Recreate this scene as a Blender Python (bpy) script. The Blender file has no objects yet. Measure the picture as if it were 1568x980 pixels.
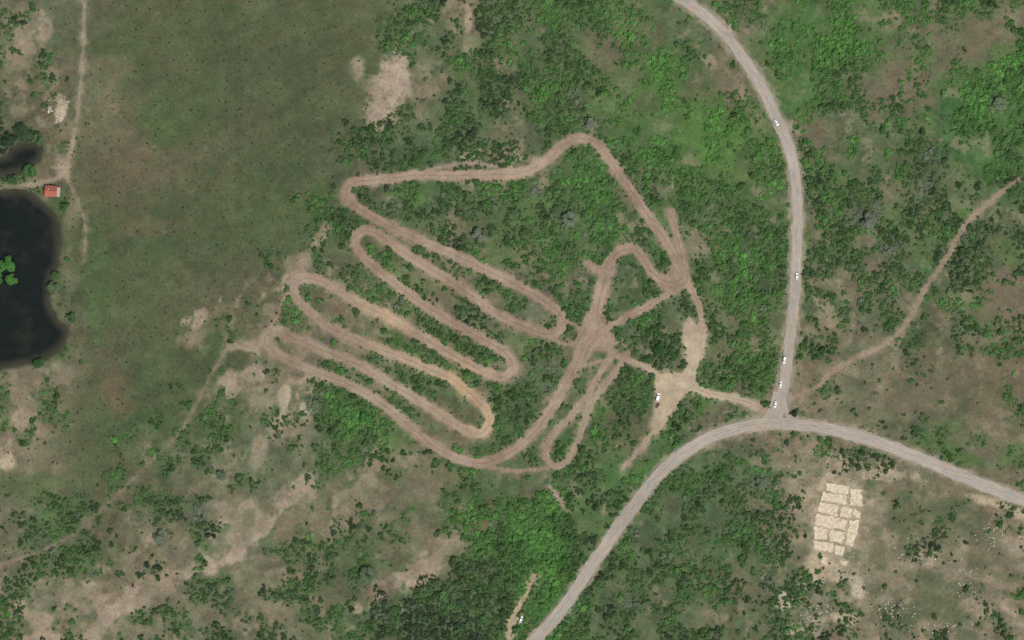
import bpy, bmesh, math, numpy as np, random
from mathutils import Vector, Matrix
random.seed(7); rng=np.random.default_rng(11)
S=0.47                       # metres per map unit
ALB=1/1.5                    # observed -> albedo
def W(px,py): return ((px-784)*S,(490-py)*S)
def lin(c):
    c=np.asarray(c,float)/255.0
    return np.where(c<=0.04045,c/12.92,((np.maximum(c,0)+0.055)/1.055)**2.4)
def alb(c): return lin(c)*ALB
def desat(c,k):
    c=np.asarray(c,float); g=(c*np.array([.3,.55,.15])).sum(-1,keepdims=True); return g+(c-g)*k
sc=bpy.context.scene
def link(o,parent=None):
    sc.collection.objects.link(o)
    if parent: o.parent=parent
    return o
# ---------------------------------------------------------------- noise
_T={}
def vnoise(x,y,scale,seed=0):
    if seed not in _T: _T[seed]=np.random.default_rng(seed+100).random((256,256))
    T=_T[seed]; u=x/scale+seed*17.3; v=y/scale+seed*9.1
    i=np.floor(u).astype(np.int64); j=np.floor(v).astype(np.int64)
    fu=u-i; fv=v-j; fu=fu*fu*(3-2*fu); fv=fv*fv*(3-2*fv)
    i0=i&255;i1=(i+1)&255;j0=j&255;j1=(j+1)&255
    return (T[i0,j0]*(1-fu)+T[i1,j0]*fu)*(1-fv)+(T[i0,j1]*(1-fu)+T[i1,j1]*fu)*fv
def fbm(x,y,scale,seed=0,oct=4,g=0.55):
    a=1.0;t=0.0;n=0.0
    for k in range(oct):
        n=n+a*vnoise(x+k*31.7,y-k*12.9,scale/(2**k),seed+k); t+=a; a*=g
    return n/t
def sstep(a,b,x):
    t=np.clip((x-a)/(b-a),0,1); return t*t*(3-2*t)
# ---------------------------------------------------------------- layout
def cr(pts,closed=False,step=2.0):
    P=[np.array(p,float) for p in pts]; n=len(P); out=[]
    rngk=range(n if closed else n-1)
    for k in rngk:
        if closed: a,b,c,d=P[(k-1)%n],P[k],P[(k+1)%n],P[(k+2)%n]
        else: a,b,c,d=P[max(k-1,0)],P[k],P[k+1],P[min(k+2,n-1)]
        m=max(2,int(np.linalg.norm(c-b)/step))
        for t in np.linspace(0,1,m,endpoint=False):
            out.append(0.5*((2*b)+(-a+c)*t+(2*a-5*b+4*c-d)*t*t+(-a+3*b-3*c+d)*t**3))
    if not closed: out.append(P[-1])
    return np.array(out)
roadA=cr([(985,-60),(1012,-28),(1044,-2),(1078,22),(1110,52),(1140,92),(1166,133),(1187,176),(1204,214),(1215,254),(1220,296),(1221,345),(1219,400),(1217,450),(1212,500),(1206,550),(1199,592),(1192,632),(1188,645)])
roadB=cr([(760,1045),(792,1010),(819,980),(850,945),(880,905),(912,858),(945,810),(980,762),(1011,724),(1046,694),(1086,670),(1131,655),(1180,648),(1220,650),(1270,657),(1330,673),(1400,698),(1470,728),(1530,752),(1580,770),(1660,800)])
flare1=cr([(1150,652),(1168,645),(1180,630),(1190,600)])
flare2=cr([(1240,652),(1218,645),(1204,630),(1197,600)])
main=cr([(1045,424),(1035,398),(1020,370),(1000,340),(975,305),(950,270),(930,240),(912,219),(888,212),(864,221),(845,240),(820,256),(790,266),(740,268),(690,269),(640,268),(600,273),(560,277),(538,281),(531,295),(545,316),(575,335),(620,357),(680,384),(740,411),(790,436),(830,458),(855,478),(862,496),(850,510),(832,511),(800,499),(760,480),(720,451),(680,425),(640,400),(600,374),(578,358),(558,353),(545,366),(551,387),(575,411),(610,438),(640,461),(680,486),(720,509),(755,528),(778,545),(785,563),(771,577),(745,571),(710,553),(670,530),(630,506),(590,483),(550,465),(520,446),(490,430),(465,427),(450,436),(455,456),(475,479),(505,502),(550,522),(600,541),(650,562),(690,580),(720,603),(744,627),(750,648),(734,664),(705,654),(670,632),(630,606),(590,584),(550,560),(500,539),(455,520),(425,508),(407,515),(410,531),(440,551),(490,572),(540,592),(590,622),(630,655),(670,686),(710,705),(745,708),(785,690),(820,660),(845,625),(865,590),(882,560),(893,535),(905,512),(912,485),(920,450),(928,415),(945,388),(968,381),(985,395),(1000,418),(1020,431),(1038,430)],True)
paths=[ # pts, width m, strength
 (cr([(912,512),(930,502),(960,486),(1000,464),(1030,445),(1050,430)]),5.0,1.0),
 (cr([(1045,424),(1060,445),(1071,470),(1075,498)]),4.6,1.0),
 (cr([(1029,325),(1036,360),(1045,400),(1046,430)]),6.0,.9),
 (cr([(910,520),(945,545),(985,560),(1012,577)]),4.4,1.0),
 (cr([(936,545),(925,560),(905,595),(880,630),(852,660),(836,688),(843,710),(862,711),(878,690),(890,660),(905,620),(925,590),(948,562),(961,541)]),4.8,.95),
 (cr([(961,541),(957,528),(945,525),(937,533),(936,545)]),2.6,.6),
 (cr([(886,560),(918,553),(945,540)]),3.0,.5),
 (cr([(905,590),(900,625),(892,650)]),5.5,.8),
 (cr([(740,712),(790,721),(845,714)]),2.8,.8),
 (cr([(842,745),(856,765),(870,785)]),2.8,.6),
 (cr([(836,512),(865,527),(897,524)]),3.8,.75),
 (cr([(862,495),(880,497),(893,515)]),2.8,.6),
 (cr([(898,403),(912,411),(930,416)]),6.5,.75),
 (cr([(912,500),(918,460),(930,412)]),10.0,.85),
 (cr([(412,531),(385,529),(350,532)]),4.0,1.0),
 (cr([(350,532),(328,566),(298,625),(270,668),(225,712),(165,772),(105,822),(50,848),(-20,872)]),1.9,.7),
 (cr([(447,440),(432,462),(426,482),(408,510)]),2.6,.6),
 (cr([(128,-30),(128,60),(124,120),(118,180),(109,225),(97,265),(60,281),(0,289),(-60,292)]),2.8,.85),
 (cr([(97,265),(118,305),(131,350),(128,400)]),2.0,.4),
 (cr([(1560,275),(1545,285),(1510,315),(1475,350),(1450,395),(1425,430),(1405,465),(1380,505),(1350,530),(1310,548),(1275,570),(1250,592),(1208,610)]),3.2,.8),
 (cr([(778,1000),(783,955),(800,920),(820,880)]),3.6,.7),
 (cr([(1178,634),(1150,618),(1110,607),(1078,600),(1055,585)]),6.0,1.0),
 (cr([(1075,498),(1074,530),(1062,560),(1055,590)]),6.5,1.0),
 (cr([(1012,640),(985,682),(955,715)]),3.8,.75),
 (cr([(380,430),(360,470),(345,520)]),1.5,.3),
 (cr([(640,268),(700,250),(760,255)]),2.8,.6),
]
pad=[(1005,575),(1030,573),(1048,570),(1052,545),(1046,515),(1046,495),(1056,487),(1064,494),(1078,503),(1078,530),(1066,556),(1064,580),(1068,594),(1052,602),(1040,615),(1024,640),(1008,662),(998,664),(1001,640),(1003,605)]
hub=[(888,505),(901,478),(916,468),(928,498),(940,518),(933,540),(908,538),(895,556),(878,548)]
hub2=[(1006,430),(1022,420),(1034,392),(1046,388),(1058,430),(1042,443),(1015,444)]
pond1=[(-160,300),(-60,286),(0,291),(30,290),(56,302),(82,325),(92,350),(90,400),(80,425),(77,460),(88,485),(103,505),(98,527),(72,549),(32,560),(0,567),(-60,574),(-160,540)]
pond2=[(-90,235),(-40,228),(0,240),(28,219),(62,222),(63,243),(38,262),(0,270),(-60,280)]
rowsG=["boggggdbdldbllbb","obggggbddldblbll","borggodbdlllbddl","ggggogddlddddbbdd"[:16],"dggoobbbbddddbdb","boggbbbbbdbdbbob","tgggtdbddodbbbob","bgobbbbddlddtbbb","bobtbdbdldddbtpb","tbtbbdddldddbppp"]
GC={'g':(82,90,61),'o':(89,91,67),'r':(95,90,69),'b':(107,105,81),'t':(130,122,99),'l':(80,105,61),'d':(85,97,67),'p':(130,120,99)}
rowsD=["3000007566456655","3000004675665677","5000037646756566","1000055456774676","3000345555574554","3002344556655433","3014364466463433","1133344443664322","3343363896665343","3333447896664323"]
rowsL=["4555543346667876","4555532357867588","2555543345775556","3555533344655444","5555444454463544","4455344444455444","4455465445465444","3454444564453334","3343333583433333","3332333383433333"]
GA=np.array([[GC[c] for c in r] for r in rowsG],float)
DA=np.array([[int(c) for c in r] for r in rowsD],float)/9
LA=np.array([[int(c) for c in r] for r in rowsL],float)/9
def coarse(A,px,py,warp=22):
    wx=(fbm(px,py,60,40,3)-.5)*2*warp; wy=(fbm(px,py,60,45,3)-.5)*2*warp
    u=np.clip((px+wx)/98-0.5,0,14.999); v=np.clip((py+wy)/98-0.5,0,8.999)
    i=u.astype(int);j=v.astype(int);fu=u-i;fv=v-j
    fu=fu*fu*(3-2*fu);fv=fv*fv*(3-2*fv)
    if A.ndim==3: fu=fu[...,None];fv=fv[...,None]
    return (A[j,i]*(1-fu)+A[j,i+1]*fu)*(1-fv)+(A[j+1,i]*(1-fu)+A[j+1,i+1]*fu)*fv
PK=(166,149,129);SA=(180,164,137);WH=(196,181,156);TN=(134,123,100);BR=(109,101,80);RD=(100,89,68);GR=(80,105,58);DG=(66,80,52);PK2=(154,139,118)
blobs=[(600,128,26,42,15,PK,1),(582,178,16,18,0,PK,.9),(548,105,11,16,0,PK,.7),(718,42,7,28,0,PK,.8),(693,345,7,34,0,TN,.8),(716,243,20,11,0,PK,.8),(780,160,12,12,0,TN,.6),
(460,404,9,22,30,PK,.8),(490,358,10,18,30,PK,.8),(438,432,26,12,-30,PK,.8),(372,532,30,7,0,PK,.8),(355,592,10,22,10,PK,.7),(378,574,20,9,0,PK,.7),(436,612,8,36,8,SA,.8),(466,630,11,16,0,SA,.8),(452,585,26,8,0,PK2,.6),(395,690,10,26,10,PK2,.6),(300,510,14,30,10,TN,.5),(335,470,10,20,20,TN,.4),
(455,752,12,22,35,PK2,.8),(405,808,52,9,-44,PK,.85),(350,856,26,11,-25,PK,.85),(325,868,14,10,0,PK,.8),(560,735,34,9,-40,TN,.9),(545,770,20,26,20,TN,.6),(500,800,40,30,-40,TN,.6),(655,868,60,13,-50,PK2,.8),(628,892,26,13,-20,PK,.9),(590,905,30,16,-20,(114,98,82),.8),(735,800,12,10,0,(110,88,72),.8),
(172,942,34,12,-48,PK,.95),(60,946,28,11,0,PK2,.8),(130,905,40,8,-15,TN,.8),(12,702,15,13,-40,SA,.8),(28,640,16,9,-40,PK2,.8),(75,978,36,8,0,PK2,.8),(225,900,20,10,0,TN,.6),(15,930,16,10,0,TN,.7),
(80,120,15,22,0,TN,.9),(30,75,9,26,10,TN,.8),(25,170,18,10,0,TN,.7),(94,172,9,16,10,WH,.8),(40,20,14,20,0,TN,.6),(98,262,12,14,0,PK,.7),(110,320,12,30,0,TN,.5),(105,430,10,30,0,TN,.5),(95,575,26,12,-30,TN,.8),
(1385,125,42,46,0,BR,1),(1492,62,46,40,0,BR,1),(1120,135,22,46,-15,BR,.9),(1240,205,28,24,0,BR,.9),(1210,190,14,9,30,PK,.7),(1105,35,26,7,40,PK,.8),(1195,122,14,18,0,BR,.8),(1265,482,12,22,10,PK2,.6),(1470,456,24,12,-20,TN,.8),(1540,450,44,50,0,BR,1),(1515,600,60,46,0,RD,.5),(1430,590,50,34,0,BR,.8),(1060,372,28,26,0,TN,.8),(970,352,22,14,-20,TN,.8),(1130,480,20,40,0,BR,.6),(1100,540,18,30,0,BR,.7),(925,65,34,22,0,BR,.8),(960,30,20,16,0,TN,.5),(1250,400,20,40,0,BR,.5),(1250,330,14,30,0,BR,.6),(1340,440,50,26,-20,BR,.7),
(1290,800,84,100,0,(144,134,110),.7),(1288,795,50,66,6,SA,.8),(1275,870,34,22,0,SA,.8),(1345,728,46,10,0,SA,.8),(1400,850,80,60,20,(130,121,98),.8),(1460,920,100,50,-10,(138,126,105),.8),(1440,790,60,24,15,(92,98,70),.8),(1380,800,20,40,0,(86,96,66),.8),(1520,770,46,7,18,SA,.8),(1200,920,12,15,0,WH,.9),(1225,962,22,11,0,SA,.8),(1315,906,13,15,0,WH,.9),(1290,945,20,10,0,SA,.7),(1372,935,34,20,0,PK,.9),(1480,850,34,18,0,PK,.7),(1420,840,14,22,0,PK,.7),(1555,835,18,14,0,PK,.7),(1550,930,30,18,0,PK,.8),
(820,888,12,24,20,SA,.7),(790,940,11,26,15,SA,.9),(640,742,46,24,-20,(108,103,81),.8),(600,700,40,20,0,TN,.4),(690,730,30,10,0,(108,106,75),.7),(560,470,30,20,30,TN,.5),(1190,800,40,40,0,BR,.5),(1120,900,50,40,0,BR,.6),(1370,620,50,16,10,BR,.7),
(1080,205,62,48,10,(84,115,58),1),(1030,150,40,40,0,(80,107,58),.8),(540,640,52,24,10,(74,107,57),.8),(805,838,60,44,-30,(73,105,55),.8),(990,716,46,10,-35,(83,111,62),.9),(940,790,12,34,35,(82,108,62),.7),(1160,580,12,32,0,GR,.9),(1480,700,40,10,20,GR,.8),(1440,680,40,12,10,GR,.6),(880,345,60,24,10,(86,109,76),.7),(265,185,46,36,-20,(78,93,58),.9),(80,790,44,14,-15,(78,101,60),.7),(200,60,60,30,0,(78,91,59),.8),(440,120,80,70,30,(80,89,61),.8),(480,315,16,62,25,(74,93,56),.9),(420,330,60,50,0,(81,95,60),.8),(150,430,20,90,0,(77,98,59),.7),(1550,390,20,20,0,GR,.8),(60,740,60,16,-10,(82,97,61),.7),(720,760,60,10,-15,(80,98,61),.7),(920,890,12,80,35,(82,104,63),.6),(1250,60,60,50,0,(78,104,58),.6),(1540,130,50,50,0,(76,106,56),.7),(700,180,60,40,0,(78,98,60),.5),(780,330,60,30,20,(78,101,60),.6),
(185,270,36,60,10,RD,.4),(232,352,60,13,-10,RD,.45),(178,592,20,30,0,(104,88,68),.6),(345,225,60,30,-30,(92,88,67),.4),(110,510,14,20,0,RD,.6)]
g0=random.Random(21)
for (ax,ay,bx,by,n,w) in [(462,742,330,868,16,11),(705,822,600,910,14,14),(205,905,120,980,10,12),(575,705,500,800,9,18),(40,615,0,700,6,12),(475,580,428,650,9,10),(380,690,470,645,7,14),(1255,722,1365,728,8,10),(1380,820,1568,900,16,36),(1330,900,1568,960,16,30),(620,95,580,195,9,16),(20,940,150,915,9,16),(340,590,400,570,7,10),(445,420,500,345,8,10),(250,860,420,760,9,40),(30,40,80,170,8,24),(1260,470,1270,380,5,18),(1190,880,1260,960,7,20),(280,530,330,470,6,16),(1100,100,1140,180,6,16),(660,20,740,90,6,20),(700,230,830,250,7,9),(590,900,520,960,6,20)]:
    for _ in range(n):
        t=g0.random(); r=g0.uniform(5,13)
        blobs.append((ax+(bx-ax)*t+g0.gauss(0,w*.7),ay+(by-ay)*t+g0.gauss(0,w*.5),r*g0.uniform(.8,1.8),r*g0.uniform(.5,.9),math.degrees(math.atan2(by-ay,bx-ax))+g0.gauss(0,25),PK2 if g0.random()<.6 else TN,g0.uniform(.5,.85)))
for _ in range(46):
    r=g0.uniform(8,24); blobs.append((g0.uniform(1335,1568),g0.uniform(770,980),r*1.3,r*.7,g0.uniform(-40,40),g0.choice([(92,98,70),(84,94,66),(104,102,78)]),g0.uniform(.5,.85)))
for _ in range(90):
    r=g0.uniform(10,30); x_=g0.uniform(600,1568); y_=g0.uniform(0,700); blobs.append((x_,y_,r*1.2,r*.7,g0.uniform(-60,60),g0.choice([(80,112,58),(84,106,62),(112,108,84)]),g0.uniform(.3,.7)))
def inpoly(px,py,poly):
    ins=np.zeros(px.shape,bool); n=len(poly)
    for k in range(n):
        x1,y1=poly[k];x2,y2=poly[(k+1)%n]
        if y1==y2: continue
        c=((y1>py)!=(y2>py))&(px<(x2-x1)*(py-y1)/(y2-y1)+x1); ins^=c
    return ins
# ---------------------------------------------------------------- grid
def axis(a,step,far):
    core=np.arange(-a,a+step/2,step); out=[];v=core[-1];d=step
    while v<far: d*=1.35; v+=d; out.append(v)
    out=np.array(out); return np.concatenate([-out[::-1],core,out])
GX=axis(440,0.8,9000); GY=axis(290,0.8,9000)
X,Y=np.meshgrid(GX,GY); PX=X/S+784; PY=490-Y/S
def dfield(lines,R=22):
    D=np.full(X.shape,R+1.0)
    for P in lines:
        Q=np.stack([(P[:,0]-784)*S,(490-P[:,1])*S],1)
        for a,b in zip(Q[:-1],Q[1:]):
            x0,x1=np.searchsorted(GX,[min(a[0],b[0])-R,max(a[0],b[0])+R]); y0,y1=np.searchsorted(GY,[min(a[1],b[1])-R,max(a[1],b[1])+R])
            if x1<=x0 or y1<=y0: continue
            xs=X[y0:y1,x0:x1]-a[0]; ys=Y[y0:y1,x0:x1]-a[1]; d=b-a; L=max(d@d,1e-9)
            t=np.clip((xs*d[0]+ys*d[1])/L,0,1)
            dd=np.hypot(xs-t*d[0],ys-t*d[1]); D[y0:y1,x0:x1]=np.minimum(D[y0:y1,x0:x1],dd)
    return D
def thin(P,k=2): 
    Q=P[::k]; return np.vstack([Q,P[-1:]])
mainc=np.vstack([main,main[:1]])
Dm=dfield([thin(mainc)],10); Dr=dfield([thin(roadA),thin(roadB)],20)
Dp=np.full(X.shape,30.0); 
for P,w,s in paths:
    d=dfield([thin(P)],9)-w/2+ (1-s)*1.6; Dp=np.minimum(Dp,d)
def closed(poly,step=3): 
    c=cr(poly,True,step); return np.vstack([c,c[:1]])
def sdpoly(poly,R):
    c=closed(poly); d=dfield([c],R); ins=inpoly(PX,PY,[tuple(p) for p in c[:-1]]); return np.where(ins,-d,d)
Dpad=np.minimum(np.minimum(sdpoly(pad,12),sdpoly(hub,12)),sdpoly(hub2,12))
Dw=np.minimum(sdpoly(pond1,25),sdpoly(pond2,25))
nE=(fbm(X,Y,5,60,4)-.5)
Dt=np.minimum(np.minimum(Dm-3.5,Dp),Dpad)      # <0 inside any dirt surface
# height
H=(fbm(X,Y,75,20,3)-.5)*3.0
H+= (fbm(X,Y,9,25,3)-.5)*0.45*sstep(0,6,np.minimum(Dt,Dr-6))
H+= 0.3*np.exp(-((np.minimum(Dm-4.8,3))/0.9)**2)*np.where(Dm<9,1,0)*sstep(4,8,Dr)*sstep(.4,.6,fbm(X,Y,20,28,2))
H-= 0.12*sstep(0.5,-1.5,Dm-3.5)
wn=Dw+nE*3
H=H*sstep(2,22,Dw)-2.2*sstep(1.5,-4,wn)
H=H*np.clip(1-(np.hypot(X,Y)-600)/3000,0.0,1)
def samp(F,x,y):
    x=np.asarray(x,float);y=np.asarray(y,float)
    i=np.clip(np.searchsorted(GX,x)-1,0,len(GX)-2); j=np.clip(np.searchsorted(GY,y)-1,0,len(GY)-2)
    fu=(x-GX[i])/(GX[i+1]-GX[i]);fv=(y-GY[j])/(GY[j+1]-GY[j])
    return (F[j,i]*(1-fu)+F[j,i+1]*fu)*(1-fv)+(F[j+1,i]*(1-fu)+F[j+1,i+1]*fu)*fv
def hz(x,y): return float(samp(H,x,y))
# colour
def trackcol(px,py):
    base=np.ones(px.shape+(3,))*np.array((151,131,112.))
    n=fbm(px,py,50,70,3)[...,None]; base=base+(n-.5)*30
    n=fbm(px,py,16,74,4)[...,None]; base=base+(n-.5)*34
    for (cx,cy,r,c,s) in [(590,488,42,(178,155,126),.9),(700,590,40,(180,155,121),.9),(745,645,24,(178,154,123),.9),(655,560,26,(174,151,124),.8),(600,590,40,(172,153,130),.6),(490,572,30,(170,152,133),.6),(800,262,34,(174,155,134),.6),(640,268,26,(168,148,128),.5),(1045,560,60,(184,168,140),1),(1020,620,50,(178,162,134),1),(1110,607,60,(174,158,134),1),(920,640,60,(150,139,114),.7),(60,282,90,(152,140,118),.8),(130,80,140,(138,131,109),.8),(1400,450,200,(140,126,105),.7),(370,530,40,(164,147,127),.7),(800,930,60,(174,156,128),.9),(200,740,260,(116,110,88),.9),(640,600,24,(176,157,137),.5)]:
        m=np.clip(1.25*np.exp(-((px-cx)**2+(py-cy)**2)/r**2),0,1)[...,None]*s
        base=base*(1-m)+(np.array(c,float)+(n-.5)*24)*m
    return base
def groundcol():
    C=coarse(GA,PX,PY)
    dens=coarse(DA,PX,PY,30); fld=(1-sstep(.02,.25,dens))[...,None]
    n1=fbm(X,Y,28,1,5); n2=fbm(X,Y,6,6,4); n3=fbm(X,Y,60,12,3)
    C=C*(0.88+0.24*n1[...,None])*(1+(n2[...,None]-.5)*(.44-.2*fld))
    C=C+(n3[...,None]-.5)*np.array([24,4,8.])*(1-.35*fld)
    n4=fbm(X,Y,16,15,4); C=C+(n4[...,None]-.5)*np.array([36,10,16.])*(1-.55*fld)
    nd=np.clip((fbm(X,Y,16,3,4,.6)-.5)*2.5+.5,0,1)
    veg=sstep(-.18,.16,dens-nd)
    C=C*(1-veg[...,None]*.5)+np.array((71,94,56.))*veg[...,None]*.5
    bs=sstep(.56,.72,fbm(X,Y,11,33,5,.62))*(1-veg*.8)*sstep(.1,.3,dens)
    C=C*(1-bs[...,None]*.55)+np.array((150,136,114.))*bs[...,None]*.55
    nb=fbm(X,Y,13,50,6,.66)-.5
    for (cx,cy,rx,ry,ro,c,s) in blobs:
        a=math.radians(ro); R=max(rx,ry)*2.4
        x0,x1=np.searchsorted(GX,[(cx-R-784)*S,(cx+R-784)*S]); y0,y1=np.searchsorted(GY,[(490-cy-R)*S,(490-cy+R)*S])
        if x1<=x0 or y1<=y0: continue
        sl=(slice(y0,y1),slice(x0,x1)); dx=PX[sl]-cx;dy=PY[sl]-cy
        u=(dx*math.cos(a)+dy*math.sin(a))/rx; v=(-dx*math.sin(a)+dy*math.cos(a))/ry
        soft=.24 if sum(c)>380 else .38
        m=sstep(.45-soft,.45+soft,np.exp(-(u*u+v*v)*.8)+nb[sl]*1.9)*s
        m=(m*sstep(2.4,1.5,np.hypot(u,v)))[...,None]
        cc=np.array(c,float)*(0.86+0.28*n2[sl][...,None])
        C[sl]=C[sl]*(1-m)+cc*m
    st=fbm((X+Y*.5)*.25,(Y-X*.5)*1.0,7,81,3)
    C*= (1+ (st-.5)[...,None]*.12*fld)
    tc=trackcol(PX,PY)
    sh=sstep(3.8,-.2,Dt+nE*9)*.5+ sstep(1.2,-.6,Dt+nE*3.4)*.5
    C=C*(1-sh[...,None])+tc*(.93+.14*n2[...,None])*sh[...,None]
    rs=(sstep(8.0,3.6,Dr+nE*8))[...,None]
    C=C*(1-rs*.75)+np.array((156,144,124.))*rs*.75
    wet=sstep(4,0,Dw+nE*5)[...,None]; C=C*(1-wet*.6)+np.array((70,76,52.))*wet*.6
    return desat(C,1.0),dens,veg
C,DENS,VEG=groundcol()
LC=(lin(np.clip(C,5,250))*ALB)
def gridmesh(name,X,Y,Z,col=None,attrs={}):
    ny,nx=X.shape; me=bpy.data.meshes.new(name)
    co=np.stack([X,Y,Z],-1).reshape(-1,3).astype(np.float32)
    i=np.arange(ny*nx).reshape(ny,nx)
    f=np.stack([i[:-1,:-1],i[:-1,1:],i[1:,1:],i[1:,:-1]],-1).reshape(-1,4).astype(np.int32)
    me.vertices.add(len(co)); me.vertices.foreach_set('co',co.ravel())
    me.loops.add(f.size); me.loops.foreach_set('vertex_index',f.ravel())
    me.polygons.add(len(f)); me.polygons.foreach_set('loop_start',np.arange(0,f.size,4,dtype=np.int32))
    me.polygons.foreach_set('use_smooth',np.ones(len(f),bool))
    me.update(calc_edges=True)
    if col is not None:
        a=me.attributes.new('Col','FLOAT_COLOR','POINT'); c=np.concatenate([col.reshape(-1,3),np.ones((len(co),1))],1).astype(np.float32); a.data.foreach_set('color',c.ravel())
    for k,v in attrs.items():
        a=me.attributes.new(k,'FLOAT','POINT'); a.data.foreach_set('value',v.astype(np.float32).ravel())
    return me
# ---------------------------------------------------------------- materials
class NT:
    def __init__(s,name):
        s.m=bpy.data.materials.new(name); s.m.use_nodes=True; s.t=s.m.node_tree; s.b=s.t.nodes['Principled BSDF']
        s.b.inputs['Specular IOR Level'].default_value=.2; s.b.inputs['Roughness'].default_value=.95
    def n(s,ty,**k):
        nd=s.t.nodes.new(ty)
        for a,v in k.items(): setattr(nd,a,v)
        return nd
    def l(s,a,b): s.t.links.new(a,b)
    def attr(s,name,ty='GEOMETRY'): return s.n('ShaderNodeAttribute',attribute_name=name,attribute_type=ty)
    def noise(s,scale,detail=6,rough=.6,vec=None):
        nd=s.n('ShaderNodeTexNoise'); nd.inputs['Scale'].default_value=scale; nd.inputs['Detail'].default_value=detail; nd.inputs['Roughness'].default_value=rough
        if vec is None: vec=s.n('ShaderNodeTexCoord').outputs['Object']
        s.l(vec,nd.inputs['Vector']); return nd.outputs['Fac']
    def rng(s,f,a,b,c,d):
        nd=s.n('ShaderNodeMapRange'); 
        for k,v in zip((1,2,3,4),(a,b,c,d)): nd.inputs[k].default_value=v
        s.l(f,nd.inputs[0]); return nd.outputs[0]
    def mul(s,col,f):
        nd=s.n('ShaderNodeVectorMath',operation='SCALE'); s.l(col,nd.inputs[0]); s.l(f,nd.inputs['Scale']); return nd.outputs[0]
    def mixc(s,a,b,f):
        nd=s.n('ShaderNodeMix',data_type='RGBA'); 
        for k,v in ((0,f),(6,a),(7,b)):
            if hasattr(v,'default_value') : s.l(v,nd.inputs[k])
            else: nd.inputs[k].default_value=v
        return nd.outputs[2]
    def mulc(s,a,b):
        nd=s.n('ShaderNodeVectorMath',operation='MULTIPLY'); s.l(a,nd.inputs[0]); s.l(b,nd.inputs[1]); return nd.outputs[0]
    def bump(s,h,st,dist):
        nd=s.n('ShaderNodeBump'); nd.inputs['Strength'].default_value=st; nd.inputs['Distance'].default_value=dist; s.l(h,nd.inputs['Height']); s.l(nd.outputs[0],s.b.inputs['Normal'])
def soil_mat(name,bs=.5,ruts=False,amp=.22):
    m=NT(name); c=m.attr('Col').outputs['Color']
    a=m.rng(m.noise(.45,5,.68),.3,.7,1-amp,1+amp); c=m.mul(c,a)
    t=m.mixc((1.08,1.0,.92,1),(.92,1.0,1.05,1),m.rng(m.noise(.25,3,.6),.35,.65,0,1)); c=m.mulc(c,t)
    if not ruts:
        sp=m.rng(m.noise(.7,3,.6),.56,.70,1,.72); c=m.mul(c,sp)
    if ruts:
        u=m.attr('u').outputs['Fac']; s_=m.attr('s').outputs['Fac']
        cb=m.n('ShaderNodeCombineXYZ'); m.l(u,cb.inputs[0]); 
        k=m.rng(s_,0,1000,0,30); m.l(k,cb.inputs[1])
        m.t.nodes[k.node.name].clamp=False
        rt=m.rng(m.noise(3.2,3,.6,cb.outputs[0]),.3,.7,.84,1.14); c=m.mul(c,rt)
    m.l(c,m.b.inputs['Base Color']); m.bump(m.noise(.9,5,.65),bs,.6); return m.m
M_ground=soil_mat('ground_grass_soil',.4,False,.22)
M_track=soil_mat('dirt_track_soil',.25,True,.16)
M_road=soil_mat('worn_asphalt',.05,True,.07)
M_gravel=soil_mat('gravel_shoulder',.25,True,.22)
def plain(name,col,rough=.8,var=.12,scale=2.0,metal=0,bump=.1,spec=.3):
    m=NT(name); rgb=m.n('ShaderNodeRGB'); rgb.outputs[0].default_value=(*col,1)
    f=m.rng(m.noise(scale,6,.6),.3,.7,1-var,1+var); m.l(m.mul(rgb.outputs[0],f),m.b.inputs['Base Color'])
    m.b.inputs['Roughness'].default_value=rough; m.b.inputs['Metallic'].default_value=metal; m.b.inputs['Specular IOR Level'].default_value=spec
    if bump: m.bump(m.noise(scale*4,4,.6),bump,.05)
    return m.m
me=gridmesh('ground',X,Y,H,LC); me.materials.append(M_ground); link(bpy.data.objects.new('ground',me))
# ---------------------------------------------------------------- ribbons
def ribbon(name,P,w,mat,dz,colf,nc=7,edge=0.35,closedp=False,seed=0,wvar=.0,lum=None,taper=False):
    Q=np.stack([(P[:,0]-784)*S,(490-P[:,1])*S],1)
    if closedp: T=np.roll(Q,-1,0)-np.roll(Q,1,0)
    else: T=np.gradient(Q,axis=0)
    T/=np.linalg.norm(T,axis=1)[:,None]+1e-9; N=np.stack([-T[:,1],T[:,0]],1)
    s=np.concatenate([[0],np.cumsum(np.linalg.norm(np.diff(Q,axis=0),axis=1))])
    tp=np.minimum(sstep(-.5,7,s),sstep(-.5,7,s[-1]-s)) if taper else 1.0
    wl=(w/2*(1+wvar*2*(vnoise(s,s*0,18,seed+3)-.5))+edge*2*(fbm(s,s*0+5,4,seed+7,3)-.5))*tp
    wr=(w/2*(1+wvar*2*(vnoise(s,s*0,21,seed+4)-.5))+edge*2*(fbm(s,s*0+9,4,seed+8,3)-.5))*tp
    us=np.linspace(-1,1,nc); off=np.where(us[None,:]<0,us[None,:]*wr[:,None],us[None,:]*wl[:,None])
    x=Q[:,0,None]+N[:,0,None]*off; y=Q[:,1,None]+N[:,1,None]*off
    z=samp(H,x,y)+dz; u=np.tile(us[None],(len(Q),1)); ss=np.tile(s[:,None],(1,nc))
    if closedp: x,y,z,u,ss=[np.vstack([a,a[:1]]) for a in (x,y,z,u,ss)]
    px=x/S+784;py=490-y/S; col=colf(px,py)
    if lum is not None: col=col*lum(u,ss)[...,None]
    me=gridmesh(name,x,y,z,lin(np.clip(col,3,250))*ALB,{'u':u,'s':ss+seed*900})
    me.materials.append(mat)
    return link(bpy.data.objects.new(name,me))
def rut(u,s): return 1.0+.05*np.exp(-((np.abs(u)-.45)/.2)**2)-.07*np.exp(-(u/.2)**2)
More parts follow.
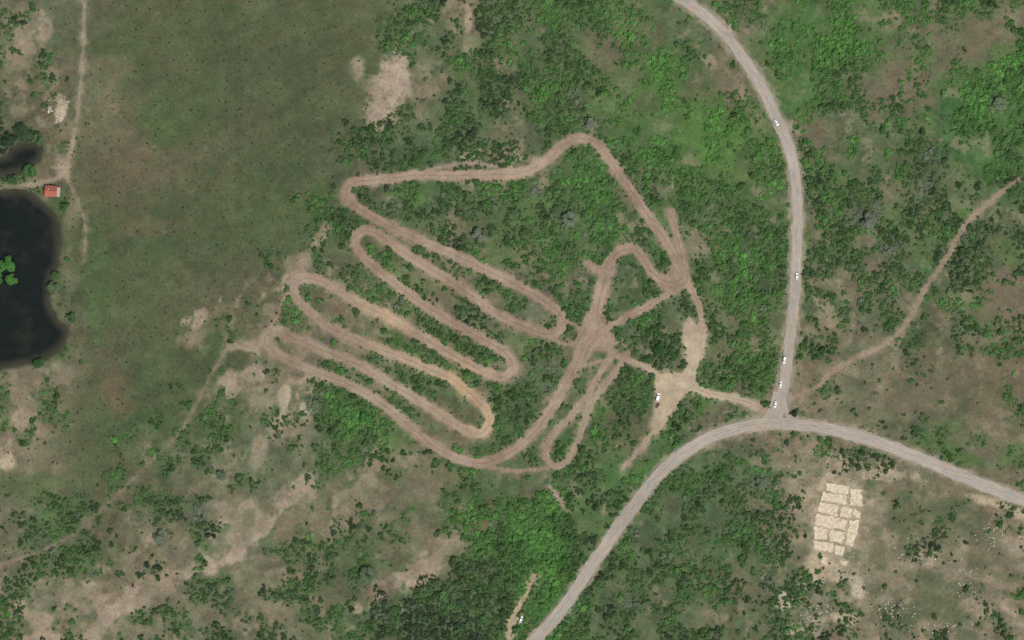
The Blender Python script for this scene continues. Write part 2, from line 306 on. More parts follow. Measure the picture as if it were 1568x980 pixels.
ribbon('dirt_track',main,5.5,M_track,.05,trackcol,7,.7,True,1,.28,rut)
for k,(P,w,s) in enumerate(paths):
    if w>=3.3 and s>=.8: ribbon('dirt_path',P,w*.68,M_track,.062+.003*k,trackcol,5,.4,False,k+2,.25,rut,True)
def polysheet(name,poly,dz,mat,colf):
    c=cr(poly,True,3); cen=c.mean(0); c=cen+(c-cen)*.97
    n=len(c); ang=np.arange(n); c=c+(np.stack([vnoise(ang*1.,ang*0.,3,5),vnoise(ang*1.,ang*0.+7,3,6)],1)-.5)*4.5
    bm=bmesh.new(); vs=[bm.verts.new((*W(*p),0)) for p in c]; bm.faces.new(vs); bmesh.ops.triangulate(bm,faces=bm.faces[:])
    for _ in range(2): bmesh.ops.subdivide_edges(bm,edges=[e for e in bm.edges if e.calc_length()>2.5],cuts=2,use_grid_fill=False); bmesh.ops.triangulate(bm,faces=bm.faces[:])
    for v in bm.verts: v.co.z=hz(v.co.x,v.co.y)+dz
    bmesh.ops.recalc_face_normals(bm,faces=bm.faces[:])
    me=bpy.data.meshes.new(name); bm.to_mesh(me); bm.free()
    xy=np.array([v.co[:2] for v in me.vertices]); col=lin(np.clip(colf(xy[:,0]/S+784,490-xy[:,1]/S),5,250))*ALB
    a=me.attributes.new('Col','FLOAT_COLOR','POINT'); a.data.foreach_set('color',np.concatenate([col,np.ones((len(col),1))],1).astype(np.float32).ravel())
    for nm in ('u','s'):
        a=me.attributes.new(nm,'FLOAT','POINT'); a.data.foreach_set('value',(xy[:,0]*.05 if nm=='u' else xy[:,1]*1.7).astype(np.float32))
    me.materials.append(mat); return link(bpy.data.objects.new(name,me))
polysheet('dirt_parking_area',pad,.16,M_track,trackcol)
def roadcol(px,py): 
    n=fbm(px,py,40,90,4)[...,None]; return np.ones(px.shape+(3,))*np.array((164,154,140.))+(n-.5)*26
def shcol(px,py): 
    n=fbm(px,py,12,92,4)[...,None]; return np.ones(px.shape+(3,))*np.array((156,144,125.))+(n-.5)*70
def rl(u,s): return 1+.05*np.exp(-((np.abs(u)-.28)/.12)**2)+.04*np.exp(-((np.abs(u)-.72)/.12)**2)-.07*np.exp(-(u/.06)**2)-.05*sstep(.9,1.,np.abs(u))
ribbon('gravel_shoulder',roadA,8.5,M_gravel,.10,shcol,7,.8,False,30,.08)
ribbon('gravel_shoulder',roadB,9.5,M_gravel,.12,shcol,7,.9,False,31,.08)
ribbon('road',roadA,7.0,M_road,.20,roadcol,15,.12,False,32,.0,rl)
ribbon('road',roadB,7.8,M_road,.26,roadcol,15,.12,False,33,.0,rl)
ribbon('road_junction',flare1,5.0,M_road,.22,roadcol,5,.1,False,34)
ribbon('road_junction',flare2,4.0,M_road,.24,roadcol,5,.1,False,35)
M_paint=plain('faded_white_paint',(.34,.325,.29),.8,.35,1.0)
def marking(P,off,dz,dash=None,w=.16):
    Q=np.stack([(P[:,0]-784)*S,(490-P[:,1])*S],1); T=np.gradient(Q,axis=0); T/=np.linalg.norm(T,axis=1)[:,None]; N=np.stack([-T[:,1],T[:,0]],1)
    s=np.concatenate([[0],np.cumsum(np.linalg.norm(np.diff(Q,axis=0),axis=1))]); V=[];F=[]
    for k in range(len(Q)-1):
        if dash and (s[k]%dash)>dash*.45: continue
        if not dash and vnoise(np.array(s[k]),np.array(off),14,3)<.35: continue
        b=len(V)
        for q,nn in ((Q[k],N[k]),(Q[k+1],N[k+1])):
            for o in (off-w/2,off+w/2):
                p=q+nn*o; V.append((p[0],p[1],hz(p[0],p[1])+dz))
        F.append((b,b+1,b+3,b+2))
    return V,F
V=[];F=[]
for P,offs,dz in ((roadA,(0,3.2,-3.2),.206),(roadB,(0,3.6,-3.6),.266)):
    for o in offs:
        v,f=marking(P[:-6] if P is roadA else P,o,dz+.02,9 if o==0 else None,.14 if o else .16); b=len(V); V+=v; F+=[tuple(i+b for i in q) for q in f]
me=bpy.data.meshes.new('road_marking'); me.from_pydata(V,[],F); me.materials.append(M_paint); link(bpy.data.objects.new('road_marking',me))
# ---------------------------------------------------------------- water
mw=NT('pond_water'); e=mw.attr('e').outputs['Fac']
cw=mw.mixc((.040,.038,.024,1),(.0065,.0100,.0078,1),mw.rng(e,0,7,0,1))
al=mw.rng(mw.noise(.05,6,.65),.50,.66,0,.45); cw=mw.mixc(cw,(.024,.024,.016,1),al)
mw.l(cw,mw.b.inputs['Base Color']); mw.b.inputs['Roughness'].default_value=.12; mw.b.inputs['Specular IOR Level'].default_value=.12; mw.bump(mw.noise(2.5,4,.5),.15,.05)
for nm,(a,b,c,d) in (('pond',(-170,281,112,580)),('pond',(-96,212,72,280))):
    x=np.arange(*sorted([W(a,0)[0],W(c,0)[0]]),1.2); y=np.arange(*sorted([W(0,b)[1],W(0,d)[1]]),1.2); xx,yy=np.meshgrid(x,y)
    ee=-(samp(Dw,xx,yy)+samp(nE,xx,yy)*3)
    me=gridmesh(nm,xx,yy,xx*0-.35,None,{'e':ee}); me.materials.append(mw.m); link(bpy.data.objects.new(nm,me))
# ---------------------------------------------------------------- foliage
def leafmat(name,at,ty):
    m=NT(name); ti=m.attr(at,ty).outputs['Color']; c=m.mul(ti,m.attr('shade').outputs['Fac']); m.l(c,m.b.inputs['Base Color']); m.b.inputs['Roughness'].default_value=.75
    tr=m.n('ShaderNodeBsdfTranslucent'); m.l(c,tr.inputs[0]); mx=m.n('ShaderNodeMixShader'); mx.inputs[0].default_value=.33; m.l(m.b.outputs[0],mx.inputs[1]); m.l(tr.outputs[0],mx.inputs[2])
    m.l(mx.outputs[0],m.t.nodes['Material Output'].inputs[0]); return m
ml=leafmat('leaf_foliage','tint','INSTANCER'); ml2=leafmat('leaf_foliage_tree','color','OBJECT')
M_bark=plain('bark',(.09,.07,.05),.9,.3,4)
def crownmesh(name,seed,nclump,nleaf,leaf,h=1.0,flat=.8,trunk=0.35,mat=None,limbs=5):
    r=random.Random(seed); V=[];F=[];Sh=[];Mi=[]
    cl=[]
    for k in range(nclump):
        a=r.uniform(0,2*math.pi); rr=math.sqrt(r.random())*.72; zz=trunk+.25*h+r.uniform(0,1)*h*.5*(1-rr*rr*.8)
        cl.append((rr*math.cos(a),rr*math.sin(a),zz,r.uniform(.24,.42),r.uniform(.82,1.2)))
    for k in range(nleaf):
        c=cl[k%nclump]; d=Vector((r.gauss(0,1),r.gauss(0,1),r.gauss(.45,.9))).normalized(); q=c[3]*r.uniform(.75,1.08)
        p=Vector((c[0],c[1],c[2]))+Vector((d.x*q,d.y*q,d.z*q*flat))
        nrm=(d+Vector((r.gauss(0,.35),r.gauss(0,.35),r.gauss(.8,.35)))).normalized()
        t=nrm.orthogonal().normalized(); t.rotate(Matrix.Rotation(r.uniform(0,6.28),3,nrm)); b=nrm.cross(t)
        l=leaf*r.uniform(.6,1.3); i=len(V); w=l*.62
        V+= [tuple(p-t*l),tuple(p+b*w+nrm*l*.12),tuple(p+t*l),tuple(p-b*w+nrm*l*.1)]
        F.append((i,i+1,i+2,i+3)); s=c[4]*r.uniform(.8,1.2); Sh+=[s]*4; Mi.append(0)
    def tube(a,b,ra,rb):
        a=Vector(a);b=Vector(b);d=(b-a).normalized();t=d.orthogonal().normalized();u=d.cross(t);i=len(V)
        for p,q in ((a,ra),(b,rb)):
            for k in range(5):
                an=k*2*math.pi/5; V.append(tuple(p+t*q*math.cos(an)+u*q*math.sin(an))); Sh.append(1)
        for k in range(5): F.append((i+k,i+(k+1)%5,i+5+(k+1)%5,i+5+k)); Mi.append(1)
    tube((0,0,-.15),(0,0,trunk+.3*h),.06,.04)
    for c in cl[:limbs]: tube((0,0,trunk*.7+.05),c[:3],.035,.012)
    me=bpy.data.meshes.new(name); me.from_pydata(V,[],F); a=me.attributes.new('shade','FLOAT','POINT'); a.data.foreach_set('value',np.array(Sh,np.float32))
    me.materials.append(mat or ml.m); me.materials.append(M_bark); me.polygons.foreach_set('material_index',Mi); me.update(); return me
col=bpy.data.collections.new('shrub_sources')
NV=7
for k in range(NV):
    me=crownmesh('shrub_src_%d'%k,k+1,6+k,130,.21,.36+.04*k,.6,.02+.01*k,None,3)
    col.objects.link(bpy.data.objects.new('shrub_src_%02d'%k,me))
def layer(step,seed,margin=26):
    g=np.random.default_rng(seed)
    x=np.arange(-784*S-margin,784*S+margin,step); y=np.arange(-490*S-margin,490*S+margin,step)
    x,y=[a.ravel() for a in np.meshgrid(x,y)]; x=x+g.uniform(-.5,.5,len(x))*step*.95; y=y+g.uniform(-.5,.5,len(y))*step*.95
    px=x/S+784;py=490-y/S
    dn=coarse(DA,px,py,30); nd=np.clip((fbm(x,y,16,3,4,.6)-.5)*2.5+.5,0,1)
    return g,x,y,px,py,dn,nd
P_=[];R_=[];Z_=[];Tn=[]
BT=lambda L:(1-L)[:,None]*np.array((75,98,63.))+L[:,None]*np.array((101,152,75.))
LOC=[(540,640,55,.5,.25),(800,840,75,.3,.4),(650,965,90,.45,-.3),(750,890,50,.3,-.2),(655,868,34,-.6,0),(620,895,30,-.6,0),(590,905,30,-.5,0),(690,835,20,-.4,0),(1060,170,80,-.25,.5),(1385,125,48,-.6,0),(1492,62,44,-.6,0),(600,130,42,-.8,0),(1530,130,60,.3,.3),(1160,570,30,.4,.3),(1290,800,70,-.9,0),(1450,900,120,-.15,-.1),(1380,800,40,.3,.1),(1540,450,50,-.4,0),(1510,600,60,-.3,0),(640,745,46,-.5,0),(560,740,40,-.4,0),(430,780,30,-.5,0),(390,820,30,-.5,0),(345,858,28,-.5,0),(172,942,32,-.6,0),(60,946,28,-.5,0),(28,640,24,-.4,0),(12,702,20,-.5,0),(440,612,22,-.6,0),(368,585,26,-.5,0),(455,410,26,-.5,0),(490,358,18,-.4,0),(1010,530,34,.5,.1),(880,350,60,.1,.3),(780,300,60,.2,.15),(470,320,40,.2,.1),(700,370,50,.15,0),(20,210,50,.4,-.35),(1250,80,80,.1,.25),(1150,400,70,.3,-.05),(960,820,60,-.1,.05),(890,760,40,.4,-.1),(500,780,50,-.35,0),(570,215,50,.3,-.2),(1060,372,30,-.5,0),(925,65,30,-.4,0),(1110,130,34,-.4,0),(1240,200,34,-.4,0),(720,560,60,.1,.1),(570,640,40,.2,.2),(990,715,40,-.3,.3),(750,60,90,.1,.05)]
GSP=[(905,190),(730,362),(870,335),(895,365),(1330,340),(1310,330),(1345,320),(245,822),(600,312),(560,430),(845,560),(780,735),(1165,740),(1490,640),(340,728),(1425,235),(1530,160),(1165,45),(235,718),(880,150),(65,830),(300,785),(960,920),(1085,800),(1430,940),(1365,385),(1340,600),(980,810),(830,600),(690,600),(1415,290),(1290,470),(820,290),(600,470),(480,620),(660,160)]
for (step,seed,rmin,rmax,k) in ((4.6,1,1.7,3.5,.88),(3.2,2,.9,1.7,.98),(3.1,3,.5,1.0,.9)):
    g,x,y,px,py,dn,nd=layer(step,seed)
    tone=coarse(LA,px,py,25)
    for cx,cy,r,da,ta in LOC:
        w=np.exp(-((px-cx)**2+(py-cy)**2)/r**2); dn=dn+w*da; tone=tone+w*ta
    keep=nd+g.normal(0,.10,len(x)) < dn*k-.01
    keep|=(g.random(len(x))<.05*np.clip(dn,0,1)*2)
    keep&=dn>.06
    r=rmin+(rmax-rmin)*g.random(len(x))**1.7; r*=.85+.3*np.clip(dn,0,1)
    clear=np.minimum(samp(Dt,x,y)+.35,samp(Dr,x,y)-5.2)
    keep&=(clear>r*.6)&(samp(Dw,x,y)>-.2+r*.3)&(np.hypot(px-81,py-294)>20)
    x,y,px,py,r,tone=[a[keep] for a in (x,y,px,py,r,tone)]
    n=len(x); L=np.clip(tone*.95-.04+g.normal(0,.11,n)+(fbm(x,y,30,77,3)-.5)*1.0+(fbm(x,y,11,79,3)-.5)*1.1,-.3,1.15)
    c=BT(L)*(1+g.normal(0,.07,n))[:,None]*(1+(fbm(x,y,14,85,2)-.5)*.3)[:,None]
    gs=np.zeros(n)
    for (cx,cy) in GSP: gs=np.maximum(gs,np.exp(-((px-cx)**2+(py-cy)**2)/13.0**2))
    gs=np.clip(gs*1.3*(g.random(n)<.8),0,.9); rare=(g.random(n)<.05)&(tone<.7); gs=np.where(rare,.6,gs)[:,None]
    c=c*(1-gs)+np.array((138,146,126.))*gs
    z=samp(H,x,y)
    P_.append(np.stack([x,y,z],1)); Z_.append(np.stack([r,r*g.uniform(.8,1.2,n),r*g.uniform(.8,1.25,n)],1)); R_.append(np.stack([x*0,x*0,g.uniform(0,6.28,n)],1)); Tn.append(lin(c)*ALB)
def inst_object(name,P,R,Z,T,seed=0):
    n=len(P); me=bpy.data.meshes.new(name); me.vertices.add(n); me.vertices.foreach_set('co',P.astype(np.float32).ravel())
    for nm,ty,d in (('rot','FLOAT_VECTOR',R),('scl','FLOAT_VECTOR',Z)):
        a=me.attributes.new(nm,ty,'POINT'); a.data.foreach_set('vector',d.astype(np.float32).ravel())
    a=me.attributes.new('tint','FLOAT_COLOR','POINT'); a.data.foreach_set('color',np.concatenate([T,np.ones((n,1))],1).astype(np.float32).ravel())
    a=me.attributes.new('vid','INT','POINT'); a.data.foreach_set('value',np.random.default_rng(seed).integers(0,NV,n).astype(np.int32))
    o=link(bpy.data.objects.new(name,me)); md=o.modifiers.new('scatter','NODES'); md.node_group=NG; return o
NG=bpy.data.node_groups.new('shrub_scatter','GeometryNodeTree')
NG.interface.new_socket('Geometry',in_out='INPUT',socket_type='NodeSocketGeometry'); NG.interface.new_socket('Geometry',in_out='OUTPUT',socket_type='NodeSocketGeometry')
gi=NG.nodes.new('NodeGroupInput'); go=NG.nodes.new('NodeGroupOutput'); ip=NG.nodes.new('GeometryNodeInstanceOnPoints'); ci=NG.nodes.new('GeometryNodeCollectionInfo')
ci.inputs['Collection'].default_value=col; ci.inputs['Separate Children'].default_value=True; ci.inputs['Reset Children'].default_value=True
def na(nm,ty):
    a=NG.nodes.new('GeometryNodeInputNamedAttribute'); a.data_type=ty; a.inputs['Name'].default_value=nm; return [o for o in a.outputs if o.enabled and o.name=='Attribute'][0]
lk=NG.links.new; lk(gi.outputs[0],ip.inputs['Points']); lk(ci.outputs[0],ip.inputs['Instance']); ip.inputs['Pick Instance'].default_value=True
lk(na('vid','INT'),ip.inputs['Instance Index']); lk(na('scl','FLOAT_VECTOR'),ip.inputs['Scale'])
er=NG.nodes.new('FunctionNodeEulerToRotation'); lk(na('rot','FLOAT_VECTOR'),er.inputs[0]); lk(er.outputs[0],ip.inputs['Rotation']); lk(ip.outputs[0],go.inputs[0])
P_,R_,Z_,Tn=[np.concatenate(a) for a in (P_,R_,Z_,Tn)]
inst_object('shrub_thicket',P_,R_,Z_,Tn,5); print('SHRUBS',len(P_))
# meadow tussocks
g=np.random.default_rng(99); x=np.arange(-784*S-20,784*S*.1,6.5); y=np.arange(-490*S-20,490*S+20,6.5); x,y=[a.ravel() for a in np.meshgrid(x,y)]
x=x+g.uniform(-2.6,2.6,len(x)); y=y+g.uniform(-2.6,2.6,len(y)); px=x/S+784;py=490-y/S
kp=(coarse(DA,px,py,30)<.2)&(samp(Dw,x,y)>2)&(samp(Dt,x,y)>1)&(g.random(len(x))<.62); x,y,px,py=[a[kp] for a in (x,y,px,py)]; n=len(x)
r=g.uniform(.4,1.0,n); c=np.array((66,92,55.))*(1+g.normal(0,.12,n))[:,None]
inst_object('meadow_tussocks',np.stack([x,y,samp(H,x,y)-.02*r],1),np.stack([x*0,x*0,g.uniform(0,6,n)],1),np.stack([r,r,r*.7],1),lin(c)*ALB,8)
# individual trees
trees=[(8,405,7.5,(66,108,52)),(-8,425,6,(60,96,48)),(18,428,4.5,(72,112,54)),(36,205,7,(58,78,48)),(12,215,5.5,(46,66,40)),(58,212,4.5,(70,90,60)),(82,440,4.5,(84,104,72)),(86,422,3.5,(70,96,56)),(98,318,3.6,(60,92,48)),(45,262,5,(62,96,50)),(20,275,4,(60,88,48)),(60,556,4.0,(56,86,46)),(110,488,4.2,(60,92,50)),(562,880,6,(84,100,74)),(245,822,5,(100,112,88)),(1010,535,5,(52,84,42)),(733,362,5.5,(104,112,92)),(872,336,5.5,(98,112,86)),(1330,338,6,(106,110,94)),(905,190,4.4,(116,120,102)),(560,640,4.2,(64,108,50)),(1530,160,5,(96,112,86)),(1165,740,4.6,(98,112,88)),(340,728,4,(96,108,86))]
tm=[crownmesh('tree_mesh_%d'%k,50+k,16+3*k,1500,.085,.9,.8,.45,ml2.m,9) for k in range(4)]
for k,(a,b,rr,cc) in enumerate(trees):
    o=link(bpy.data.objects.new('silver_willow_tree' if cc[0]>90 else 'deciduous_tree',tm[k%4])); x,y=W(a,b); o.location=(x,y,max(hz(x,y),-.6)); o.scale=(rr,rr,rr*.75); o.rotation_euler[2]=k*1.7; o.color=(*alb(np.array(cc)*1.25),1)
# ---------------------------------------------------------------- hut
def box(bm,cx,cy,cz,sx,sy,sz,mi=0,rot=0,taper=1):
    vs=[]
    for z,t in ((-.5,1),(.5,taper)):
        for ax,ay in ((-.5,-.5),(.5,-.5),(.5,.5),(-.5,.5)):
            vs.append(bm.verts.new((cx+ax*sx*t,cy+ay*sy*t,cz+z*sz)))
    for f in ((3,2,1,0),(4,5,6,7),(0,1,5,4),(1,2,6,5),(2,3,7,6),(3,0,4,7)):
        fc=bm.faces.new([vs[i] for i in f]); fc.material_index=mi
    return vs
def part(name,parent,fn,mats,bev=0):
    bm=bmesh.new(); fn(bm); 
    if bev: bmesh.ops.bevel(bm,geom=bm.edges[:],offset=bev,segments=2,affect='EDGES',profile=.6)
    bmesh.ops.recalc_face_normals(bm,faces=bm.faces[:])
    me=bpy.data.meshes.new(name); bm.to_mesh(me); bm.free()
    for m in mats: me.materials.append(m)
    return link(bpy.data.objects.new(name,me),parent)
M_roof=plain('red_roof_tile',(.26,.075,.045),.7,.3,1.6); M_wall=plain('plaster_wall',(.42,.36,.27),.9,.15,2); M_wood=plain('deck_wood',(.32,.25,.19),.85,.3,3); M_glass=plain('window_glass',(.02,.025,.03),.1,.1,1,0,0,.6); M_conc=plain('concrete',tuple(alb((206,192,164))),.9,.3,.45,0,.4); M_rub=plain('limestone_rubble',tuple(alb((192,181,160))),.9,.35,.5,0,.4)
M_white=plain('white_car_paint',(.72,.72,.70),.3,.03,1,0,0,.5); M_rubber=plain('tyre_rubber',(.02,.02,.02),.9,.1,3); M_chrome=plain('headlamp',(.6,.6,.6),.2,.05,3); M_red=plain('tail_lamp',(.4,.02,.02),.3,.05,3); M_brownp=plain('maroon_car_paint',(.10,.035,.03),.3,.05,1,0,0,.5); M_hub=plain('wheel_hub',(.4,.4,.42),.4,.1,3,.6,0)
hx,hy=W(80,293); E=link(bpy.data.objects.new('red_roof_cottage',None)); E.location=(hx,hy,hz(hx,hy)); E.rotation_euler[2]=math.radians(-3)
part('walls',E,lambda bm:box(bm,-.6,0,1.4,7.4,6.6,3.2),[M_wall])
def roof(bm):
    x0,x1=-5.0,3.6; prof=[(-4.0,2.75),(0,4.7),(4.0,2.75),(4.0,2.95),(0,4.95),(-4.0,2.95)]
    A=[bm.verts.new((x0,y,z)) for y,z in prof];B=[bm.verts.new((x1,y,z)) for y,z in prof]
    for i in range(6): j=(i+1)%6; bm.faces.new((A[i],A[j],B[j],B[i]))
    for X_ in (A,B): bm.faces.new((X_[0],X_[1],X_[4],X_[5])); bm.faces.new((X_[1],X_[2],X_[3],X_[4]))
part('roof',E,roof,[M_roof])
def gab(bm):
    for x in (-4.25,3.05):
        a=[bm.verts.new((x+d,y,z)) for d in (0,.1) for y,z in ((-3.3,3.0),(3.3,3.0),(0,4.6))]; bm.faces.new(a[:3]);bm.faces.new(a[3:])
        for i in range(3): j=(i+1)%3; bm.faces.new((a[i],a[j],a[3+j],a[3+i]))
part('gables',E,gab,[M_wall])
part('ridge_cap',E,lambda bm:box(bm,-.7,0,4.98,8.6,.3,.12),[M_roof],.02)
part('chimney',E,lambda bm:(box(bm,-2.2,1.2,4.9,.6,.6,1.4),box(bm,-2.2,1.2,5.66,.75,.75,.12)),[M_wall])
part('windows',E,lambda bm:[box(bm,x,s*3.32,1.7,1.1,.06,1.1) for x in (-3,0.2,2) for s in (-1,1)],[M_glass])
part('window_frames',E,lambda bm:[box(bm,x,s*3.36,z,1.3,.08,.08) for x in (-3,0.2,2) for s in (-1,1) for z in (1.1,2.3)],[M_wood])
part('door',E,lambda bm:box(bm,3.13,-.8,1.05,.08,.95,2.1),[M_wood])
part('porch_deck',E,lambda bm:[box(bm,4.5,y,.3,2.6,.5,.12) for y in np.arange(-3.4,3.6,.54)],[M_wood],.01)
part('porch_roof',E,lambda bm:box(bm,4.55,-.2,2.62,1.9,6.4,.1),[M_wood],.02)
part('porch_posts',E,lambda bm:[box(bm,5.3,y,1.4,.14,.14,2.3) for y in (-3.2,0,3.0)],[M_wood])
# ---------------------------------------------------------------- ruins
E=link(bpy.data.objects.new('concrete_foundation',None)); ox,oy=W(1262,740); E.location=(ox,oy,hz(ox,oy))
rr=random.Random(3)
def slab(bm,x0,y0,x1,y1,h):
    pts=[]; 
    def e(a,b,n):
        for t in np.linspace(0,1,n,endpoint=False): pts.append((a[0]+(b[0]-a[0])*t+rr.gauss(0,1.0),a[1]+(b[1]-a[1])*t+rr.gauss(0,1.0)))
    c=[(x0,y0),(x1,y0),(x1,y1),(x0,y1)]; c=[(p+rr.gauss(0,1.0),q+rr.gauss(0,1.0)) for p,q in c]
    for i in range(4):
        a,b=c[i],c[(i+1)%4]; e(a,b,max(3,int(math.hypot(b[0]-a[0],b[1]-a[1])/3.4)))
    V=[]
    tl=rr.uniform(-.02,.02);tm_=rr.uniform(-.02,.02)
    for u,v in pts:
        X_=(u*.985-v*.11)*S; Y_=-(u*.15+v*.99)*S; g_=hz(ox+X_,oy+Y_)-hz(ox,oy); V.append((X_,Y_,g_+h*.55+(u-(x0+x1)/2)*S*tl+(v-(y0+y1)/2)*S*tm_))
    b=[bm.verts.new((p[0],p[1],p[2]-1.5)) for p in V]; t=[bm.verts.new(p) for p in V]; n=len(V)
    for i in range(n): bm.faces.new((b[i],b[(i+1)%n],t[(i+1)%n],t[i]))
    bm.faces.new(t); 
for k,(a,b,c,d,h) in enumerate([(2,-2,40,12,.5),(41,2,60,27,.75),(-1,14,38,28,.55),(-5,31,27,47,.42),(31,31,46,46,.6),(49,34,60,44,.4),(-7,50,41,66,.5),(45,49,59,68,.5),(-7,69,14,86,.4),(18,70,40,87,.5),(43,71,56,90,.38),(-5,89,24,103,.45),(28,91,42,105,.45),(8,112,17,122,.3),(38,112,49,119,.35)]):
    part('slab_%d'%(k+1),E,lambda bm:slab(bm,a,b,c,d,h),[M_conc])
def rubble(name,spots,n,smin,smax,seed):
    g=random.Random(seed); bm=bmesh.new()
    for _ in range(n):
        cx,cy,rx,ry=spots[g.randrange(len(spots))]; x,y=W(g.gauss(cx,rx*.6),g.gauss(cy,ry*.6)); s=smin+(smax-smin)*g.random()**3
        vs=box(bm,0,0,0,s,s*g.uniform(.5,1),s*g.uniform(.3,.7),0,0,g.uniform(.6,.9))
        M=Matrix.Translation((x,y,hz(x,y)+s*.12))@Matrix.Rotation(g.uniform(0,6.28),4,'Z')@Matrix.Rotation(g.gauss(0,.3),4,'X')
        for v in vs: v.co=M@(v.co+Vector((g.gauss(0,s*.08),g.gauss(0,s*.08),g.gauss(0,s*.05))))
    bmesh.ops.recalc_face_normals(bm,faces=bm.faces[:]); me=bpy.data.meshes.new(name); bm.to_mesh(me); bm.free(); me.materials.append(M_rub); link(bpy.data.objects.new(name,me))
rubble('stone_rubble',[(96,160,6,7),(91,183,5,6),(76,166,3,7)],90,.5,2.0,1)
rubble('demolition_rubble',[(1290,800,40,60),(1290,800,40,60),(1290,860,30,20),(1200,920,10,14),(1315,906,10,14),(1350,728,40,8),(1400,850,40,16),(1370,935,30,20),(1480,900,20,30),(1255,940,30,20),(1520,820,30,20),(1440,960,40,10)],1800,.25,1.3,2)
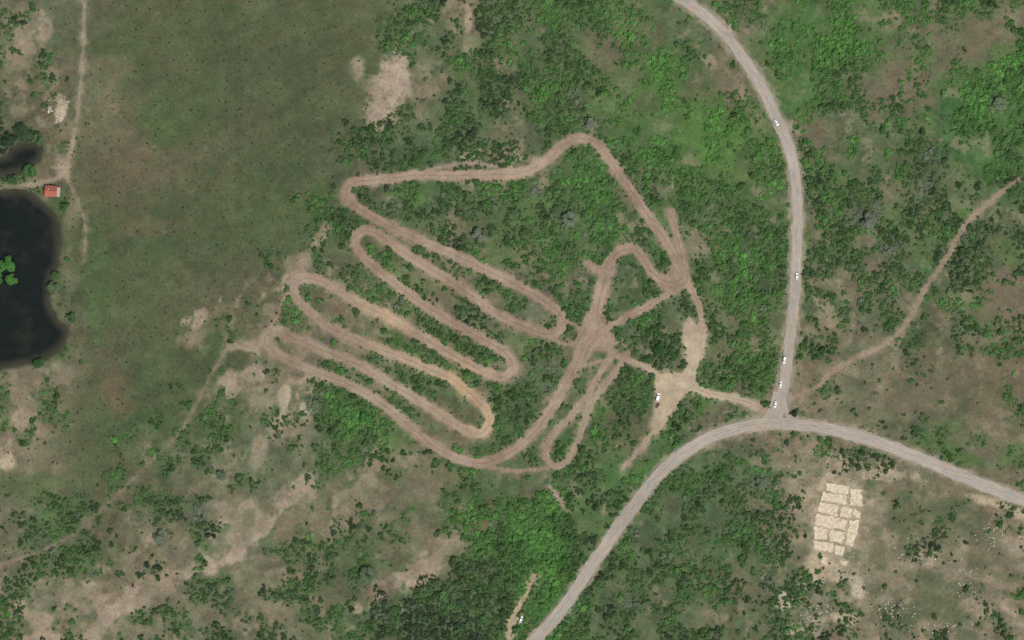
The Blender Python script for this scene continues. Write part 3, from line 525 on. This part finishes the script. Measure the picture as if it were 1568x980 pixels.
# ---------------------------------------------------------------- cars
def car(name,px,py,head,paint,L=4.4,Wd=1.8,Hh=1.48,dz=.27,wagon=False):
    x,y=W(px,py); E=link(bpy.data.objects.new(name,None)); E.location=(x,y,hz(x,y)+dz); E.rotation_euler[2]=math.radians(head)
    hl=L/2; hw=Wd/2
    st=[(-hl,.78,.45,.80),(-hl+.15,.93,.30,.92),(-hl+.8,1.0,.24,.95),(0,1.0,.22,.95),(hl-1.3,1.0,.22,.93),(hl-.4,.95,.25,.80),(hl-.1,.86,.30,.68),(hl,.70,.40,.58)]
    def body(bm):
        rings=[]
        for (a,w,zb,zt) in st:
            w*=hw; m=(zb+zt)/2; rings.append([bm.verts.new((a,yy,zz)) for yy,zz in ((-w*.92,zb),(w*.92,zb),(w,m),(w*.94,zt-.06),(w*.8,zt),(0,zt+.03),(-w*.8,zt),(-w*.94,zt-.06),(-w,m))])
        for r1,r2 in zip(rings[:-1],rings[1:]):
            for i in range(9): j=(i+1)%9; bm.faces.new((r1[i],r1[j],r2[j],r2[i]))
        bm.faces.new(rings[0]); bm.faces.new(rings[-1])
    part('body',E,body,[paint])
    rb=-hl+.15 if wagon else -hl+.55; rt=rb+.35 if wagon else rb+.6
    def cab(bm):
        b=[(rb,-hw*.88),(hl-1.15,-hw*.88),(hl-1.15,hw*.88),(rb,hw*.88)]; t=[(rt,-hw*.72),(hl-1.95,-hw*.72),(hl-1.95,hw*.72),(rt,hw*.72)]
        B=[bm.verts.new((*p,.93)) for p in b];T=[bm.verts.new((*p,Hh-.05)) for p in t]
        for i in range(4): j=(i+1)%4; bm.faces.new((B[i],B[j],T[j],T[i]))
        bm.faces.new(T)
    part('windows',E,cab,[M_glass])
    part('roof',E,lambda bm:box(bm,(rt+hl-1.95)/2,0,Hh-.03,(hl-1.95-rt)+.12,hw*1.5,.07),[paint],.025)
    def pil(bm):
        for s in (-1,1):
            for (a0,a1) in ((rb,rt),((rb+hl-1.15)/2,(rt+hl-1.95)/2),(hl-1.15,hl-1.95)):
                v=[bm.verts.new(p) for p in ((a0-.05,s*hw*.89,.93),(a0+.05,s*hw*.89,.93),(a1+.05,s*hw*.74,Hh-.04),(a1-.05,s*hw*.74,Hh-.04))]; bm.faces.new(v)
    part('pillars',E,pil,[paint])
    for i,(a,s) in enumerate(((-hl+.8,-1),(-hl+.8,1),(hl-.8,-1),(hl-.8,1))):
        def wh(bm,a=a,s=s):
            M=Matrix.Translation((a,s*(hw-.1),.32))@Matrix.Rotation(math.pi/2,4,'X')
            bmesh.ops.create_cone(bm,cap_ends=True,segments=18,radius1=.32,radius2=.32,depth=.22,matrix=M)
            n0=len(bm.faces); bmesh.ops.create_cone(bm,cap_ends=True,segments=12,radius1=.19,radius2=.17,depth=.235,matrix=M); bm.faces.ensure_lookup_table()
            for f in bm.faces[n0:]: f.material_index=1
        part('wheel_%d'%(i+1),E,wh,[M_rubber,M_hub])
    part('headlamps',E,lambda bm:[box(bm,hl-.06,s*hw*.58,.58,.12,.32,.14) for s in (-1,1)],[M_chrome],.02)
    part('tail_lamps',E,lambda bm:[box(bm,-hl+.03,s*hw*.6,.75,.12,.28,.16) for s in (-1,1)],[M_red],.02)
    part('mirrors',E,lambda bm:[box(bm,hl-1.35,s*(hw+.08),.98,.12,.2,.14) for s in (-1,1)],[paint],.02)
car('car',1189,188,-60,M_white); car('car',1220,423,92,M_white); car('car',1201,551,-98,M_white,5.0,1.95,1.9,wagon=True); car('car',1195,589,80,M_white); car('car',1187,619,-98,M_white,4.6)
car('parked_car',1007.5,608,75,M_white,5.6,2.3,2.0,.18,True); car('parked_car',1007,621,60,M_brownp,4.0,1.7,1.5,.18); car('parked_car',798,948,70,M_white,4.4,1.8,1.5,.12)
# ---------------------------------------------------------------- light
w=bpy.data.worlds.new('World'); sc.world=w; w.use_nodes=True; nt=w.node_tree; bg=nt.nodes['Background']; sk=nt.nodes.new('ShaderNodeTexSky'); sk.sky_type='NISHITA'; sk.sun_disc=False
EL,AZ=60,42
sk.sun_elevation=math.radians(EL); sk.sun_rotation=math.radians(180-AZ); sk.dust_density=3; nt.links.new(sk.outputs[0],bg.inputs[0]); bg.inputs[1].default_value=.15
L=bpy.data.lights.new('sun','SUN'); L.energy=3.8; L.angle=math.radians(.5); L.color=(1,.96,.9); o=link(bpy.data.objects.new('sun',L)); o.rotation_euler=(math.radians(90-EL),0,math.radians(AZ)); o.location=(0,0,500)
cam=bpy.data.cameras.new('camera'); co=link(bpy.data.objects.new('camera',cam)); Hc=2500; co.location=(0,0,Hc); cam.sensor_width=36; cam.lens=36*Hc/(1568*S); cam.clip_end=20000; cam.clip_start=10; sc.camera=co
sc.view_settings.view_transform='Standard'; sc.view_settings.look='None'; sc.view_settings.exposure=0
